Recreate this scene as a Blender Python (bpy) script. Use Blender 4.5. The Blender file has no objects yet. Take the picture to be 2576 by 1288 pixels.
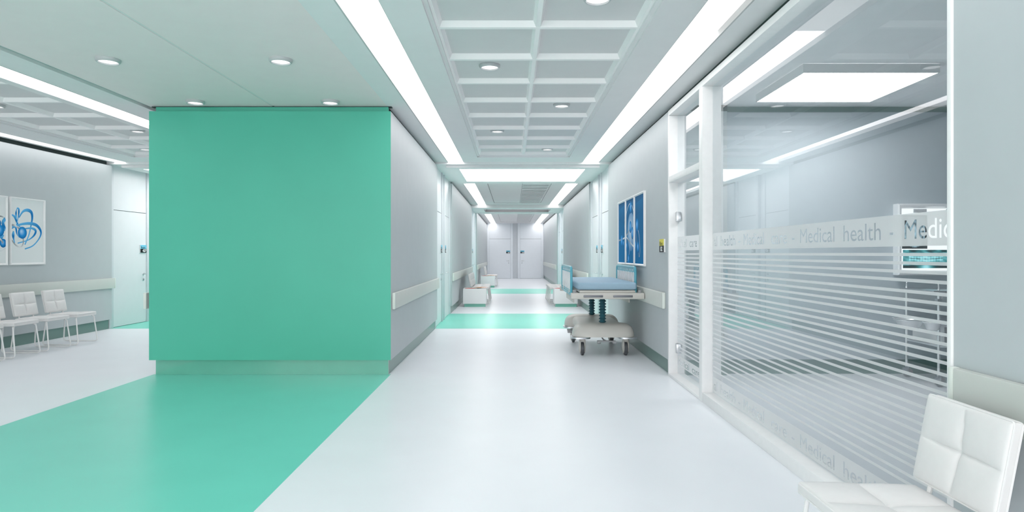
import bpy, bmesh, math, random
from mathutils import Vector, Matrix
random.seed(4)
scene = bpy.context.scene
COL = scene.collection
PI = math.pi
F = 1650.0; EYE = 1.3

# ------------------------------------------------------------------ materials
MATS = {}
def mat(name, col, rough=0.5, metal=0.0, spec=0.5, var=0.03, scale=6.0, emit=0.0, bump=0.0, coat=0.0):
    m = bpy.data.materials.new(name); m.use_nodes = True
    nt = m.node_tree; b = nt.nodes['Principled BSDF']
    b.inputs['Roughness'].default_value = rough
    b.inputs['Metallic'].default_value = metal
    b.inputs['Specular IOR Level'].default_value = spec
    if coat: b.inputs['Coat Weight'].default_value = coat; b.inputs['Coat Roughness'].default_value = 0.05
    tc = nt.nodes.new('ShaderNodeTexCoord')
    nz = nt.nodes.new('ShaderNodeTexNoise'); nz.inputs['Scale'].default_value = scale; nz.inputs['Detail'].default_value = 4
    nt.links.new(tc.outputs['Object'], nz.inputs['Vector'])
    rp = nt.nodes.new('ShaderNodeValToRGB')
    rp.color_ramp.elements[0].position = 0.3; rp.color_ramp.elements[1].position = 0.7
    rp.color_ramp.elements[0].color = tuple(max(0, c*(1-var)) for c in col) + (1,)
    rp.color_ramp.elements[1].color = tuple(min(1, c*(1+var)) for c in col) + (1,)
    nt.links.new(nz.outputs['Fac'], rp.inputs['Fac'])
    nt.links.new(rp.outputs['Color'], b.inputs['Base Color'])
    if bump:
        n2 = nt.nodes.new('ShaderNodeTexNoise'); n2.inputs['Scale'].default_value = 260
        nt.links.new(tc.outputs['Object'], n2.inputs['Vector'])
        bp = nt.nodes.new('ShaderNodeBump'); bp.inputs['Strength'].default_value = bump; bp.inputs['Distance'].default_value = 0.002
        nt.links.new(n2.outputs['Fac'], bp.inputs['Height']); nt.links.new(bp.outputs['Normal'], b.inputs['Normal'])
    if emit:
        b.inputs['Emission Color'].default_value = tuple(col) + (1,); b.inputs['Emission Strength'].default_value = emit
    MATS[name] = m
    return m
def s(r, g, b):
    f = lambda c: (c/255/12.92) if c/255 <= 0.04045 else ((c/255+0.055)/1.055)**2.4
    return (f(r), f(g), f(b))

M_floor   = mat('floor_vinyl_white', (0.84, 0.865, 0.905), 0.33, spec=0.32, var=0.012, scale=2)
M_rceil   = mat('ceiling_paint_treatment', (0.95, 0.95, 0.96), 0.7, spec=0.2, var=0.01)
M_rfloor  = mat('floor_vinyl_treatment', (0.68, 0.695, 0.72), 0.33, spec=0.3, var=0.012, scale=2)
M_gfloor  = mat('floor_vinyl_green', (0.18, 0.68, 0.55), 0.3, spec=0.4, var=0.02, scale=2)
M_gwall   = mat('green_wall', (0.088, 0.48, 0.352), 0.4, spec=0.35, var=0.03, scale=1.2)
M_wall    = mat('wall_paint', (0.505, 0.545, 0.56), 0.55, spec=0.3, var=0.012, bump=0.03)
M_blue    = mat('wall_paint_blue', (0.49, 0.55, 0.585), 0.5, spec=0.3, var=0.012)
M_ceil    = mat('ceiling_paint', (0.80, 0.795, 0.80), 0.7, spec=0.2, var=0.01)
M_ceil_pink   = mat('ceiling_paint_bounce_offset', (0.87, 0.765, 0.77), 0.7, spec=0.2, var=0.01)  # pinkish paint, set to cancel green light bouncing onto this ceiling
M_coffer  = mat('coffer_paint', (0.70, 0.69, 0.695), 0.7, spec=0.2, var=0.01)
M_rib     = mat('rib_paint', (0.93, 0.92, 0.92), 0.6, spec=0.2, var=0.01)
M_lip     = mat('lip_white', (0.86, 0.87, 0.87), 0.5, spec=0.3, var=0.01)
M_covelip = mat('cove_lip_paint', (0.55, 0.555, 0.555), 0.6, spec=0.2, var=0.01)
M_fillmask = mat('fill_mask_dark', (0.10, 0.105, 0.11), 0.8, spec=0.1)  # near-black, keeps the added panel's opening from showing bright
M_dark    = mat('shadow_gap', (0.05, 0.07, 0.07), 0.7, spec=0.1)
M_plinth  = mat('plinth_greygreen', (0.16, 0.265, 0.24), 0.3, spec=0.4, var=0.02)
M_gplinth = mat('plinth_green', (0.14, 0.47, 0.36), 0.12, spec=0.7, var=0.03, coat=0.6)
M_white   = mat('white_lacquer', (0.82, 0.83, 0.83), 0.35, spec=0.4, var=0.01)
M_frame   = mat('white_frame', (0.86, 0.86, 0.86), 0.4, spec=0.4, var=0.015, scale=20)
M_door    = mat('door_white', (0.72, 0.745, 0.77), 0.3, spec=0.4, var=0.01)
M_fardoor_bright = mat('far_door_white_brightened', (0.84, 0.88, 0.92), 0.3, spec=0.4, var=0.01)  # door white lightened to make up for scarce light at the far end
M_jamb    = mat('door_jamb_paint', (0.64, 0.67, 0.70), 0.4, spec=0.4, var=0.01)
M_rail    = mat('handrail_vinyl', (0.62, 0.64, 0.605), 0.4, spec=0.4, var=0.01)
M_railcap = mat('handrail_cap', (0.74, 0.78, 0.73), 0.35, spec=0.4, var=0.01)
M_leather = mat('white_leather', (0.76, 0.75, 0.745), 0.42, spec=0.4, var=0.012, scale=30, bump=0.05)
M_pipe    = mat('leather_piping', (0.80, 0.79, 0.785), 0.4, spec=0.4, var=0.01)
M_tube    = mat('white_tube', (0.80, 0.80, 0.79), 0.25, spec=0.5, var=0.01)
M_chrome  = mat('chrome', (0.93, 0.94, 0.95), 0.22, metal=0.55, var=0.02)
M_vchrome = mat('viewer_chrome', (0.95, 0.96, 0.97), 0.25, metal=0.25, var=0.02)
M_steel   = mat('brushed_steel', (0.62, 0.64, 0.66), 0.28, metal=1.0, var=0.05, scale=40)
M_ringm   = mat('downlight_ring', (0.50, 0.51, 0.52), 0.3, spec=0.5, var=0.02)
M_beige   = mat('bed_plastic_beige', (0.60, 0.585, 0.545), 0.38, spec=0.45, var=0.015)
M_grey    = mat('bed_grey_inset', (0.19, 0.20, 0.22), 0.35, metal=0.4, var=0.02)
M_midgrey = mat('plastic_midgrey', (0.30, 0.31, 0.32), 0.4, var=0.02)
M_tyre    = mat('tyre_dark', (0.075, 0.082, 0.09), 0.35, var=0.05)
M_teal    = mat('bed_teal', (0.10, 0.42, 0.52), 0.25, spec=0.5, var=0.02)
M_bellow  = mat('bellows_dark_teal', (0.035, 0.13, 0.165), 0.4, spec=0.4, var=0.04)
M_matt    = mat('mattress_blue', (0.34, 0.49, 0.61), 0.6, spec=0.3, var=0.02, scale=40)
M_tealsl  = mat('slat_white', (0.80, 0.81, 0.82), 0.35, var=0.01)
M_black   = mat('sign_black', (0.012, 0.014, 0.016), 0.5, spec=0.1)
M_signblu = mat('sign_blue', (0.16, 0.55, 0.74), 0.35)
M_signyel = mat('sign_yellow', (0.80, 0.70, 0.02), 0.35)
M_signwht = mat('sign_white', (0.9, 0.9, 0.9), 0.4)
M_red     = mat('magazine_red', (0.62, 0.05, 0.04), 0.3)
M_orange  = mat('magazine_orange', (0.75, 0.30, 0.08), 0.3)
M_mint    = mat('magazine_pale', (0.65, 0.72, 0.62), 0.3)
M_joint   = mat('joint_dark', (0.10, 0.12, 0.13), 0.6)
M_groove  = mat('ceiling_groove', (0.50, 0.54, 0.54), 0.7, spec=0.2, var=0.01)
M_seam    = mat('ceiling_seam', (0.76, 0.73, 0.73), 0.7, spec=0.2, var=0.01)

def emis(name, strength, col=(1,1,1)):
    m = bpy.data.materials.new(name); m.use_nodes = True
    nt = m.node_tree; nt.nodes.clear()
    o = nt.nodes.new('ShaderNodeOutputMaterial'); e = nt.nodes.new('ShaderNodeEmission')
    e.inputs['Color'].default_value = tuple(col)+(1,); e.inputs['Strength'].default_value = strength
    nt.links.new(e.outputs[0], o.inputs['Surface']); return m
M_cove = emis('cove_light', 5.1, (1.0, 0.965, 0.965))
M_panel = emis('panel_light', 5.0, (1.0, 0.97, 0.97))
M_rpanel = emis('room_panel_light', 9.5, (1.0, 0.98, 0.985))
M_lamp = emis('downlight_lamp', 1.8)
M_viewer = emis('viewer_light', 1.15, (0.95, 0.99, 1.0))

def glass_mat():
    m = bpy.data.materials.new('clear_glass'); m.use_nodes = True
    nt = m.node_tree; nt.nodes.clear()
    o = nt.nodes.new('ShaderNodeOutputMaterial'); mx = nt.nodes.new('ShaderNodeMixShader')
    t = nt.nodes.new('ShaderNodeBsdfTransparent'); t.inputs['Color'].default_value = (0.93, 0.965, 0.97, 1)
    g = nt.nodes.new('ShaderNodeBsdfGlossy'); g.inputs['Roughness'].default_value = 0.0; g.inputs['Color'].default_value = (0.95, 0.98, 1, 1)
    lw = nt.nodes.new('ShaderNodeLayerWeight'); lw.inputs['Blend'].default_value = 0.5
    pw = nt.nodes.new('ShaderNodeMath'); pw.operation = 'POWER'; pw.inputs[1].default_value = 4.0
    nt.links.new(lw.outputs['Facing'], pw.inputs[0])
    fr = nt.nodes.new('ShaderNodeMath'); fr.operation = 'MULTIPLY_ADD'; fr.inputs[1].default_value = 0.80; fr.inputs[2].default_value = 0.09
    nt.links.new(pw.outputs[0], fr.inputs[0])
    nt.links.new(fr.outputs[0], mx.inputs[0]); nt.links.new(t.outputs[0], mx.inputs[1]); nt.links.new(g.outputs[0], mx.inputs[2])
    nt.links.new(mx.outputs[0], o.inputs['Surface']); return m
M_glass = glass_mat()
def frost_mat():
    m = bpy.data.materials.new('frosted_film'); m.use_nodes = True
    nt = m.node_tree; nt.nodes.clear()
    o = nt.nodes.new('ShaderNodeOutputMaterial'); mx = nt.nodes.new('ShaderNodeMixShader'); mx.inputs[0].default_value = 0.86
    t = nt.nodes.new('ShaderNodeBsdfTransparent')
    d = nt.nodes.new('ShaderNodeBsdfDiffuse'); d.inputs['Color'].default_value = (0.97, 0.97, 0.97, 1)
    tl = nt.nodes.new('ShaderNodeBsdfTranslucent'); tl.inputs['Color'].default_value = (0.98, 0.98, 0.98, 1)
    m2 = nt.nodes.new('ShaderNodeMixShader'); m2.inputs[0].default_value = 0.45
    nt.links.new(d.outputs[0], m2.inputs[1]); nt.links.new(tl.outputs[0], m2.inputs[2])
    nt.links.new(t.outputs[0], mx.inputs[1]); nt.links.new(m2.outputs[0], mx.inputs[2]); nt.links.new(mx.outputs[0], o.inputs['Surface'])
    return m
M_frost = frost_mat()
def vcol_mat(name, emit=0.0, rough=0.35):
    m = bpy.data.materials.new(name); m.use_nodes = True
    nt = m.node_tree; b = nt.nodes['Principled BSDF']; b.inputs['Roughness'].default_value = 0.55; b.inputs['Specular IOR Level'].default_value = 0.04
    a = nt.nodes.new('ShaderNodeAttribute'); a.attribute_name = 'Col'
    nt.links.new(a.outputs['Color'], b.inputs['Base Color'])
    if emit:
        nt.links.new(a.outputs['Color'], b.inputs['Emission Color']); b.inputs['Emission Strength'].default_value = emit
    return m
M_art = vcol_mat('printed_art'); M_film = vcol_mat('xray_print', 0.75)

# ------------------------------------------------------------------ mesh builder
class MB:
    def __init__(self): self.v = []; self.f = []; self.smooth = []
    def add(self, verts, faces, smooth=False):
        o = len(self.v); self.v += [tuple(p) for p in verts]
        for f in faces: self.f.append([i+o for i in f]); self.smooth.append(smooth)
        return self
    def box(self, x0, x1, y0, y1, z0, z1, bev=0.0, seg=2):
        if bev <= 0:
            v = [(x0,y0,z0),(x1,y0,z0),(x1,y1,z0),(x0,y1,z0),(x0,y0,z1),(x1,y0,z1),(x1,y1,z1),(x0,y1,z1)]
            return self.add(v, [(0,3,2,1),(4,5,6,7),(0,1,5,4),(1,2,6,5),(2,3,7,6),(3,0,4,7)])
        bm = bmesh.new(); bmesh.ops.create_cube(bm, size=1)
        for q in bm.verts:
            q.co = Vector(((x0+x1)/2+q.co.x*(x1-x0), (y0+y1)/2+q.co.y*(y1-y0), (z0+z1)/2+q.co.z*(z1-z0)))
        bmesh.ops.bevel(bm, geom=bm.edges[:], offset=min(bev, (x1-x0)*.49, (y1-y0)*.49, (z1-z0)*.49), segments=seg, profile=0.5, affect='EDGES')
        bm.verts.ensure_lookup_table(); bm.verts.index_update()
        self.add([q.co[:] for q in bm.verts], [[q.index for q in f.verts] for f in bm.faces], True); bm.free(); return self
    def tube(self, pts, r, seg=10, closed=False, caps=True, rfun=None):
        pts = [Vector(p) for p in pts]; n = len(pts); rings = []
        up = None
        for i, p in enumerate(pts):
            if closed: d = pts[(i+1) % n]-pts[i-1]
            else: d = pts[min(i+1, n-1)]-pts[max(i-1, 0)]
            d.normalize()
            if up is None:
                up = Vector((0,0,1)) if abs(d.z) < 0.9 else Vector((1,0,0))
            a = (up - d*up.dot(d))
            if a.length < 1e-5: a = d.orthogonal()
            a.normalize(); up = a; b = d.cross(a)
            rr = rfun(i) if rfun else r
            rings.append([p + (a*math.cos(2*PI*k/seg)+b*math.sin(2*PI*k/seg))*rr for k in range(seg)])
        v = [q for R_ in rings for q in R_]; f = []
        for i in range(n if closed else n-1):
            j = (i+1) % n
            for k in range(seg): f.append((i*seg+k, i*seg+(k+1) % seg, j*seg+(k+1) % seg, j*seg+k))
        if not closed and caps:
            f.append(list(range(seg))[::-1]); f.append([(n-1)*seg+k for k in range(seg)])
        return self.add(v, f, True)
    def lathe(self, prof, c=(0,0,0), seg=24, axis='Z', cap=True):
        v = []; f = []
        for (r, h) in prof:
            for k in range(seg):
                a = 2*PI*k/seg; x, y = r*math.cos(a), r*math.sin(a)
                p = (x, y, h) if axis == 'Z' else ((h, x, y) if axis == 'X' else (x, h, -y))
                v.append((c[0]+p[0], c[1]+p[1], c[2]+p[2]))
        n = len(prof)
        for i in range(n-1):
            for k in range(seg): f.append((i*seg+k, i*seg+(k+1) % seg, (i+1)*seg+(k+1) % seg, (i+1)*seg+k))
        if cap:
            f.append(list(range(seg))[::-1]); f.append([(n-1)*seg+k for k in range(seg)])
        return self.add(v, f, True)
    def prism(self, poly, z0, z1, fn=lambda x, y, z: (x, y, z), smooth=False):
        n = len(poly); v = [fn(x, y, z0) for x, y in poly]+[fn(x, y, z1) for x, y in poly]
        f = [list(range(n))[::-1], [n+i for i in range(n)]]+[(i, (i+1) % n, n+(i+1) % n, n+i) for i in range(n)]
        return self.add(v, f, smooth)
    def quad(self, a, b, c, d): return self.add([a, b, c, d], [(0,1,2,3)])
    def build(self, name, m, parent=None, sharp=0.6):
        me = bpy.data.meshes.new(name); me.from_pydata(self.v, [], self.f)
        bm = bmesh.new(); bm.from_mesh(me); bmesh.ops.recalc_face_normals(bm, faces=bm.faces[:])
        bm.to_mesh(me); bm.free()
        if len(self.smooth) == len(me.polygons): me.polygons.foreach_set('use_smooth', self.smooth)
        if any(self.smooth): me.set_sharp_from_angle(angle=sharp)
        me.materials.append(m); me.update()
        o = bpy.data.objects.new(name, me); COL.objects.link(o)
        if parent: o.parent = parent
        return o
def B(*a, **k): return MB().box(*a, **k)

def thing(name, label, cat, loc=(0,0,0), rotz=0.0, group=None):
    o = bpy.data.objects.new(name, None); o.empty_display_size = 0.1; COL.objects.link(o)
    o.location = loc; o.rotation_euler = (0, 0, rotz); o['label'] = label; o['category'] = cat
    if group: o['group'] = group
    return o
def tag(o, label, cat, group=None):
    o['label'] = label; o['category'] = cat
    if group: o['group'] = group
    return o
def struct(o, label=None, cat=None):
    o['kind'] = 'structure'
    if label: o['label'] = label
    if cat: o['category'] = cat
    return o
def copy_tree(o, parent=None):
    c = o.copy(); COL.objects.link(c)
    if parent: c.parent = parent
    for ch in [x for x in o.children]: copy_tree(ch, c)
    return c
def arc_pts(cx, cy, r, a0, a1, n):
    return [(cx+r*math.cos(a0+(a1-a0)*i/n), cy+r*math.sin(a0+(a1-a0)*i/n)) for i in range(n+1)]
def fillet(pts, r, n=5, closed=False):
    P = [Vector(p) for p in pts]; out = []
    N = len(P)
    for i, p in enumerate(P):
        if not closed and i in (0, N-1): out.append(p); continue
        a = P[i-1]; b = P[(i+1) % N]
        da = (a-p); db = (b-p); rr = min(r, da.length*.45, db.length*.45)
        A = p+da.normalized()*rr; C = p+db.normalized()*rr
        for k in range(n+1):
            t = k/n; out.append(A*(1-t)**2+p*2*t*(1-t)+C*t*t)
    return out

# ------------------------------------------------------------------ text
def text_curve(txt, bold=0.0):
    c = bpy.data.curves.new('lettering_source', 'FONT'); c.body = txt; c.size = 1.0; c.offset = bold
    c.resolution_u = 4
    return c
def text_mesh(txt, bold=0.0):
    c = text_curve(txt, bold); o = bpy.data.objects.new('lettering_source', c); COL.objects.link(o)
    dg = bpy.context.evaluated_depsgraph_get(); dg.update()
    me = bpy.data.meshes.new_from_object(o.evaluated_get(dg))
    bpy.data.objects.remove(o); bpy.data.curves.remove(c)
    return [v.co.copy() for v in me.vertices], [list(p.vertices) for p in me.polygons]
def text_fit(txt, x0, x1, z0, z1, y, bold=0.0):
    """letters filling a rectangle, facing -Y in local space"""
    v, f = text_mesh(txt, bold)
    ax = min(p.x for p in v); bx = max(p.x for p in v); ay = min(p.y for p in v); by = max(p.y for p in v)
    return MB().add([(x0+(p.x-ax)/(bx-ax)*(x1-x0), y, z0+(p.y-ay)/(by-ay)*(z1-z0)) for p in v], f)

# ------------------------------------------------------------------ room layout
WL, WR = -1.29, 1.675            # corridor walls
Y1, Y2, Y3, Y4, YE = 11.37, 14.18, 21.26, 24.18, 34.3
YB = -5.0
ZC, ZG, ZP = 2.882, 2.82, 0.163  # ceiling, wall top, plinth top
LWX, LDX = -6.93, -7.0
BX0, BX1 = -3.87, WL

struct(B(-7.6, 7.0, YB, 36.0, -0.12, 0.0).build('floor', M_floor), 'glossy white vinyl floor')
def fstrip(x0, x1, y0, y1, nm='floor_stripe'):
    return struct(MB().box(x0, x1, y0, y1, -0.02, 0.0015).build(nm, M_gfloor), 'green vinyl stripe in the floor')
fstrip(-3.85, -1.3, YB, 7.06); fstrip(-7.3, 1.9, Y1, Y2); fstrip(-1.5, 1.9, Y3, Y4)

def wall_block(name, x0, x1, y0, y1, m=M_wall, sides='LRFB', base=True):
    """wall with recessed plinth and a dark shadow gap under the ceiling"""
    o = struct(B(x0, x1, y0, y1, ZP, ZG).build(name, m))
    iL = .035 if 'L' in sides else 0; iR = .035 if 'R' in sides else 0
    iF = .04 if 'F' in sides else 0; iB = .04 if 'B' in sides else 0
    p = struct(B(x0+iL, x1-iR, y0+iF, y1-iB, 0, ZP).build('baseboard_'+name[5:], M_plinth))
    g = struct(B(x0+iL*1.6, x1-iR*1.6, y0+iF*1.4, y1-iB*1.4, ZG, 2.93).build('trim_gap_'+name[5:], M_dark))
    return o, p, g
# central block
struct(B(BX0, BX1, 7.004, Y1, ZP, ZG).build('wall_block', M_wall))
struct(B(BX0+.035, BX1-.035, 7.09, Y1-.04, 0, ZP).build('baseboard_block', M_plinth))
struct(B(BX0+.056, BX1-.056, 7.09, Y1-.056, ZG, 2.93).build('trim_gap_block', M_dark))
struct(B(BX0, BX1, 7.0, 7.0035, ZP, ZG).build('wall_green', M_gwall), 'green feature wall panel on the front of the block')
struct(B(-3.827, -1.326, 7.056, 7.09, 0, ZP).build('baseboard_green', M_gplinth))
struct(B(-3.82, -1.325, 7.045, 7.09, ZG, ZC-.008).build('trim_green', M_gwall))
struct(B(-3.87, -1.29, 7.05, 7.11, ZC-.008, 2.93).build('trim_gap_front', M_dark))
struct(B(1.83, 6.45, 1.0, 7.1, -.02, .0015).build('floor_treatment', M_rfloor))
# right wall bay one (its front face is the treatment room's back wall)
wall_block('wall_right', WR, 2.3, 7.0, Y1, sides='LB')
struct(B(1.84, 7.0, 7.05, 7.2, ZP, ZG).build('wall_treatment_back', M_blue))
struct(B(1.84, 7.0, 7.09, 7.2, 0, ZP).build('baseboard_treatment', M_plinth))
struct(B(1.84, 7.0, 7.08, 7.2, ZG, 2.93).build('trim_gap_treatment', M_plinth))
struct(B(6.4, 6.55, 1.0, 7.1, 0, 2.93).build('wall_treatment_side', M_blue))
struct(B(1.9, 6.5, 0.9, 1.0, 0, 2.93).build('wall_treatment_front', M_blue))
struct(B(1.8, 6.5, 1.0, 7.1, 2.885, 2.98).build('ceiling_treatment', M_rceil))
# pier beside the camera
wall_block('wall_pier', WR+.003, 1.9, YB, 2.49, sides='L')
# left corridor wall
wall_block('wall_left', LWX-.3, LWX, YB, Y1, sides='RB')
# bay two and three walls
wall_block('wall_left_far', WL-.3, WL, Y2, Y3, sides='RFB'); wall_block('wall_right_far', WR, WR+.3, Y2, Y3, sides='LFB')
wall_block('wall_left_end', WL-.3, WL, Y4, YE, sides='RFB'); wall_block('wall_right_end', WR, WR+.3, Y4, YE, sides='LFB')
# recessed walls behind the doors
RD = 0.085
for nm, x0, x1, a, b in (('wall_niche_left', WL-RD-.12, WL-RD, Y1-.05, Y2+.05), ('wall_niche_right', WR+RD, WR+RD+.12, Y1-.05, Y2+.05),
                     ('wall_niche_left_far', WL-RD-.12, WL-RD, Y3-.05, Y4+.05), ('wall_niche_right_far', WR+RD, WR+RD+.12, Y3-.05, Y4+.05),
                     ('wall_niche_corridor_left', LDX-.14, LDX-.02, Y1-.05, Y2+.3)):
    struct(B(x0, x1, a, b, 0, 2.93).build(nm, M_fardoor_bright if 'far' in nm else M_jamb))  # far niche walls share the tone lightened for missing light
struct(B(-1.7, 2.1, YE, YE+.15, 0, 2.95).build('wall_end', M_jamb))
struct(B(-7.3, -3.8, Y2+.2, Y2+.3, 0, 2.95).build('wall_corridor_back', M_wall))
struct(B(-4.0, -3.87, Y1-.2, Y2+.3, 0, 2.95).build('wall_corridor_right', M_wall))

# ------------------------------------------------------------------ ceilings
ZL = 2.93
M_cove_dim = emis('cove_light_dimmed', 1.5, (1.0, 0.98, 0.98))
M_cove3 = emis('cove_light_far', 7.5, (1.0, 0.965, 0.965))
def cbox(x0, x1, y0, y1, z0=ZC, z1=3.0, m=M_ceil, nm='ceiling_panel'):
    return struct(B(x0, x1, y0, y1, z0, z1).build(nm, m))
def strip(x0, x1, y0, y1, label, z=ZL):
    t = thing('light_strip', label, 'ceiling light', ((x0+x1)/2, (y0+y1)/2, z), group=None)
    hx, hy = (x1-x0)/2, (y1-y0)/2
    ys = -hy
    if 'glass partition' in label:
        ym = 3.4-(y0+y1)/2; ys = 4.8-(y0+y1)/2; MB().box(-hx, hx, -hy, ym, 0, 0.012).build('diffuser', M_cove, t)
        MB().box(-hx, hx, ym, ys, 0, 0.012).build('dimmed_diffuser', M_cove_dim, t)
    MB().box(-hx, hx, ys, hy, 0, 0.012).build('diffuser', M_cove3 if y0 > 20 else M_cove, t)
    MB().box(-hx-.02, hx+.02, -hy, hy, 0.0125, 0.05).build('housing', M_lip, t)
    return t
# upper deck closing every gap
struct(B(-7.6, 7.0, YB, 36, 3.03, 3.1).build('ceiling_deck', M_ceil))
# --- left foreground ceiling over the green floor
cbox(-3.885, -2.573, YB, 7.1, m=M_ceil_pink); cbox(-2.547, -1.3345, YB, 7.1, m=M_ceil_pink)
struct(B(-2.573, -2.547, YB, 7.06, ZC+.004, 3.0).build('trim_ceiling_seam', M_seam))
struct(B(-3.97, -3.885, YB, Y1, ZC+.028, 3.0).build('trim_ceiling_groove', M_groove))

def bay1(sx, lx0, lx1, cx0, cx1, ox0, ox1, rib_x, rx0, rx1, sx1, names, m=M_ceil):
    """soffit | cove | coffered centre panel | cove | soffit"""
    cbox(sx, lx0, YB, Y1, m=m); cbox(rx1, sx1, YB, Y1, m=m)
    # white lips on the soffit edges
    struct(B(lx0-.012, lx0+.001, YB, Y1-.02, ZC-.001, ZL).build('trim_cove_lip', M_covelip)); struct(B(rx1-.001, rx1+.012, YB, Y1-.02, ZC-.001, ZL).build('trim_cove_lip', M_covelip))
    strip(lx0+.001, lx1+.03, YB, Y1-.02, names[0]); strip(rx0-.03, rx1-.001, YB, Y1-.02, names[1])
    ye = 10.79
    struct(B(lx1-.004, lx1+.004, YB, 11.35, ZC+.0005, 2.926).build('trim_cove_lip', M_covelip)); struct(B(rx0-.004, rx0+.004, YB, 11.35, ZC+.0005, 2.926).build('trim_cove_lip', M_covelip))
    cbox(lx1, ox0, YB, 11.35, z1=2.925, m=m); cbox(ox1, rx0, YB, 11.35, z1=2.925, m=m); cbox(ox0, ox1, ye, 11.35, m=m)
    # stepped edge of the opening
    st = MB()
    st.box(ox0, ox0+.03, YB, ye, 2.90, 2.99); st.box(ox1-.03, ox1, YB, ye, 2.90, 2.99); st.box(ox0, ox1, ye-.03, ye, 2.90, 2.99)
    struct(st.build('trim_coffer_edge', m))
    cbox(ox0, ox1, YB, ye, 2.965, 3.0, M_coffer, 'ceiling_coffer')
    rb = MB(); zb, zt = 2.92, 2.966
    ix0, ix1 = ox0+.03, ox1-.03
    def trap_y(xa, xb, y):     # rib running along X
        v = []
        for x in (xa, xb): v += [(x, y-.02, zb), (x, y+.02, zb), (x, y+.032, zt), (x, y-.032, zt)]
        rb.add(v, [(0,1,5,4),(1,2,6,5),(3,0,4,7),(0,3,2,1),(4,5,6,7)])
    def trap_x(x, ya, yb, w=.016, w2=.036):
        v = []
        for y in (ya, yb): v += [(x-w, y, zb+.0012), (x+w, y, zb+.0012), (x+w2, y, zt), (x-w2, y, zt)]
        rb.add(v, [(0,1,5,4),(1,2,6,5),(3,0,4,7),(0,3,2,1),(4,5,6,7)])
    trap_x(rib_x, YB, ye-.03)
    for xx, sg in ((ix0, 1), (ix1, -1)):
        v = []
        for y in (YB, ye-.03): v += [(xx, y, zb+.0006), (xx+sg*.02, y, zb+.0006), (xx+sg*.04, y, zt), (xx, y, zt)]
        rb.add(v, [(0,1,5,4),(1,2,6,5),(3,0,4,7)])
    y = 4.715-.7699*12
    while y < 10.3:
        if y > YB: trap_y(ix0, ix1, y)
        y += .7699
    trap_y(ix0, ix1, 10.74)
    struct(rb.build('ceiling_grid', M_rib))
    return
bay1(-1.335, -1.10, -.83, 0, 0, -.565, .95, .19, 1.224, 1.506, 1.73,
     ('long white cove light strip along the ceiling beside the green block', 'long white cove light strip along the ceiling above the glass partition'))
# --- left corridor ceiling, mirrored order from left to right
def bay_left():
    sxl, l0, l1, o0, o1, rbx, r0, r1, sxr = -6.94, -6.87, -6.68, -6.21, -4.70, -5.45, -4.60, -4.31, -3.97
    bay1(sxl, l0, l1, 0, 0, o0, o1, rbx, r0, r1, sxr,
         ('long cove light strip above the chairs of the side corridor', 'long cove light strip between the ceiling over the green floor and the side corridor grid'))
bay_left()
# cross beams at the end of bay one
struct(B(-1.45, 1.85, 11.352, 11.40, 2.847, 3.0).build('trim_beam_front', M_lip))
struct(B(-7.1, -3.87, 11.352, 11.40, 2.847, 3.0).build('trim_beam_corridor', M_lip))
cbox(-1.5, 1.9, 11.40, Y2, 2.847); cbox(-7.2, -3.87, 11.40, Y2+.3, 2.847)
def light_box(x0, x1, y0, y1, lx0, lx1, ly0, ly1, z0, z1, label, m=M_ceil):
    cx, cy = (x0+x1)/2, (y0+y1)/2
    t = thing('ceiling_light_panel', label, 'ceiling light', (cx, cy, z1))
    f = MB(); h = z0-z1
    for a, b, c, d in ((x0, x1, y0, ly0), (x0, x1, ly1, y1), (x0, lx0, ly0, ly1), (lx1, x1, ly0, ly1)):
        f.box(a-cx, b-cx, c-cy, d-cy, h, -.001)
    f.build('frame', m, t)
    B(lx0-cx, lx1-cx, ly0-cy, ly1-cy, h+.016, -.002).build('diffuser', M_panel, t)
    return t
light_box(-1.14, 1.535, 11.43, 14.06, -.93, 1.31, 11.66, 13.66, 2.80, 2.847, 'wide rectangular white light panel across the corridor ceiling before the louvres')
light_box(-6.80, -4.10, 11.43, 14.06, -6.55, -4.35, 11.66, 13.66, 2.80, 2.847, 'rectangular light panel over the door of the side corridor')
# --- bays two and three
def bay_far(ya, yb, yend, names, nslat):
    cbox(-1.345, -1.09, ya, yb); cbox(1.50, 1.735, ya, yb)
    struct(B(-1.102, -1.089, ya, yb-.02, ZC-.001, ZL).build('trim_cove_lip', M_groove)); struct(B(1.499, 1.512, ya, yb-.02, ZC-.001, ZL).build('trim_cove_lip', M_covelip))
    strip(-1.065, -.80, ya+.01, yb-.02, names[0]); strip(1.19, 1.499, ya+.01, yb-.02, names[1])
    x0, x1, xm = -.55, .91, .256; y0 = ya+.6
    cbox(-.83, x0, ya, yb-.03, z1=2.925); cbox(x1, 1.224, ya, yb-.03, z1=2.925); cbox(x0, x1, yend, yb-.03); cbox(x0, x1, ya, y0)
    cbox(x0+.012, xm-.006, y0, yend-.012, ZC+.012, 3.0)                       # flat inset panel
    struct(B(x0, x1, y0, yend, ZC+.05, 3.0).build('ceiling_inset_back', M_joint))
    t = thing('ceiling_vent', names[2], 'ceiling vent', (xm, y0, ZC+.04))
    w = x1-xm; L = yend-y0
    fr = MB().box(0, .012, 0, L-.012, -.036, 0.008).box(w-.04, w-.012, 0, L-.012, -.036, 0.008).box(.012, w-.04, L-.05, L-.012, -.036, 0.008)
    fr.build('frame', M_ceil, t)
    for k in range(nslat):
        yy = .1+k*(L-.2)/nslat; st = (L-.2)/nslat
        sl = MB().box(.012, w-.04, yy, yy+st*.66, -.036, -.029)
        sl.build('slat', M_ceil, t)
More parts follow.
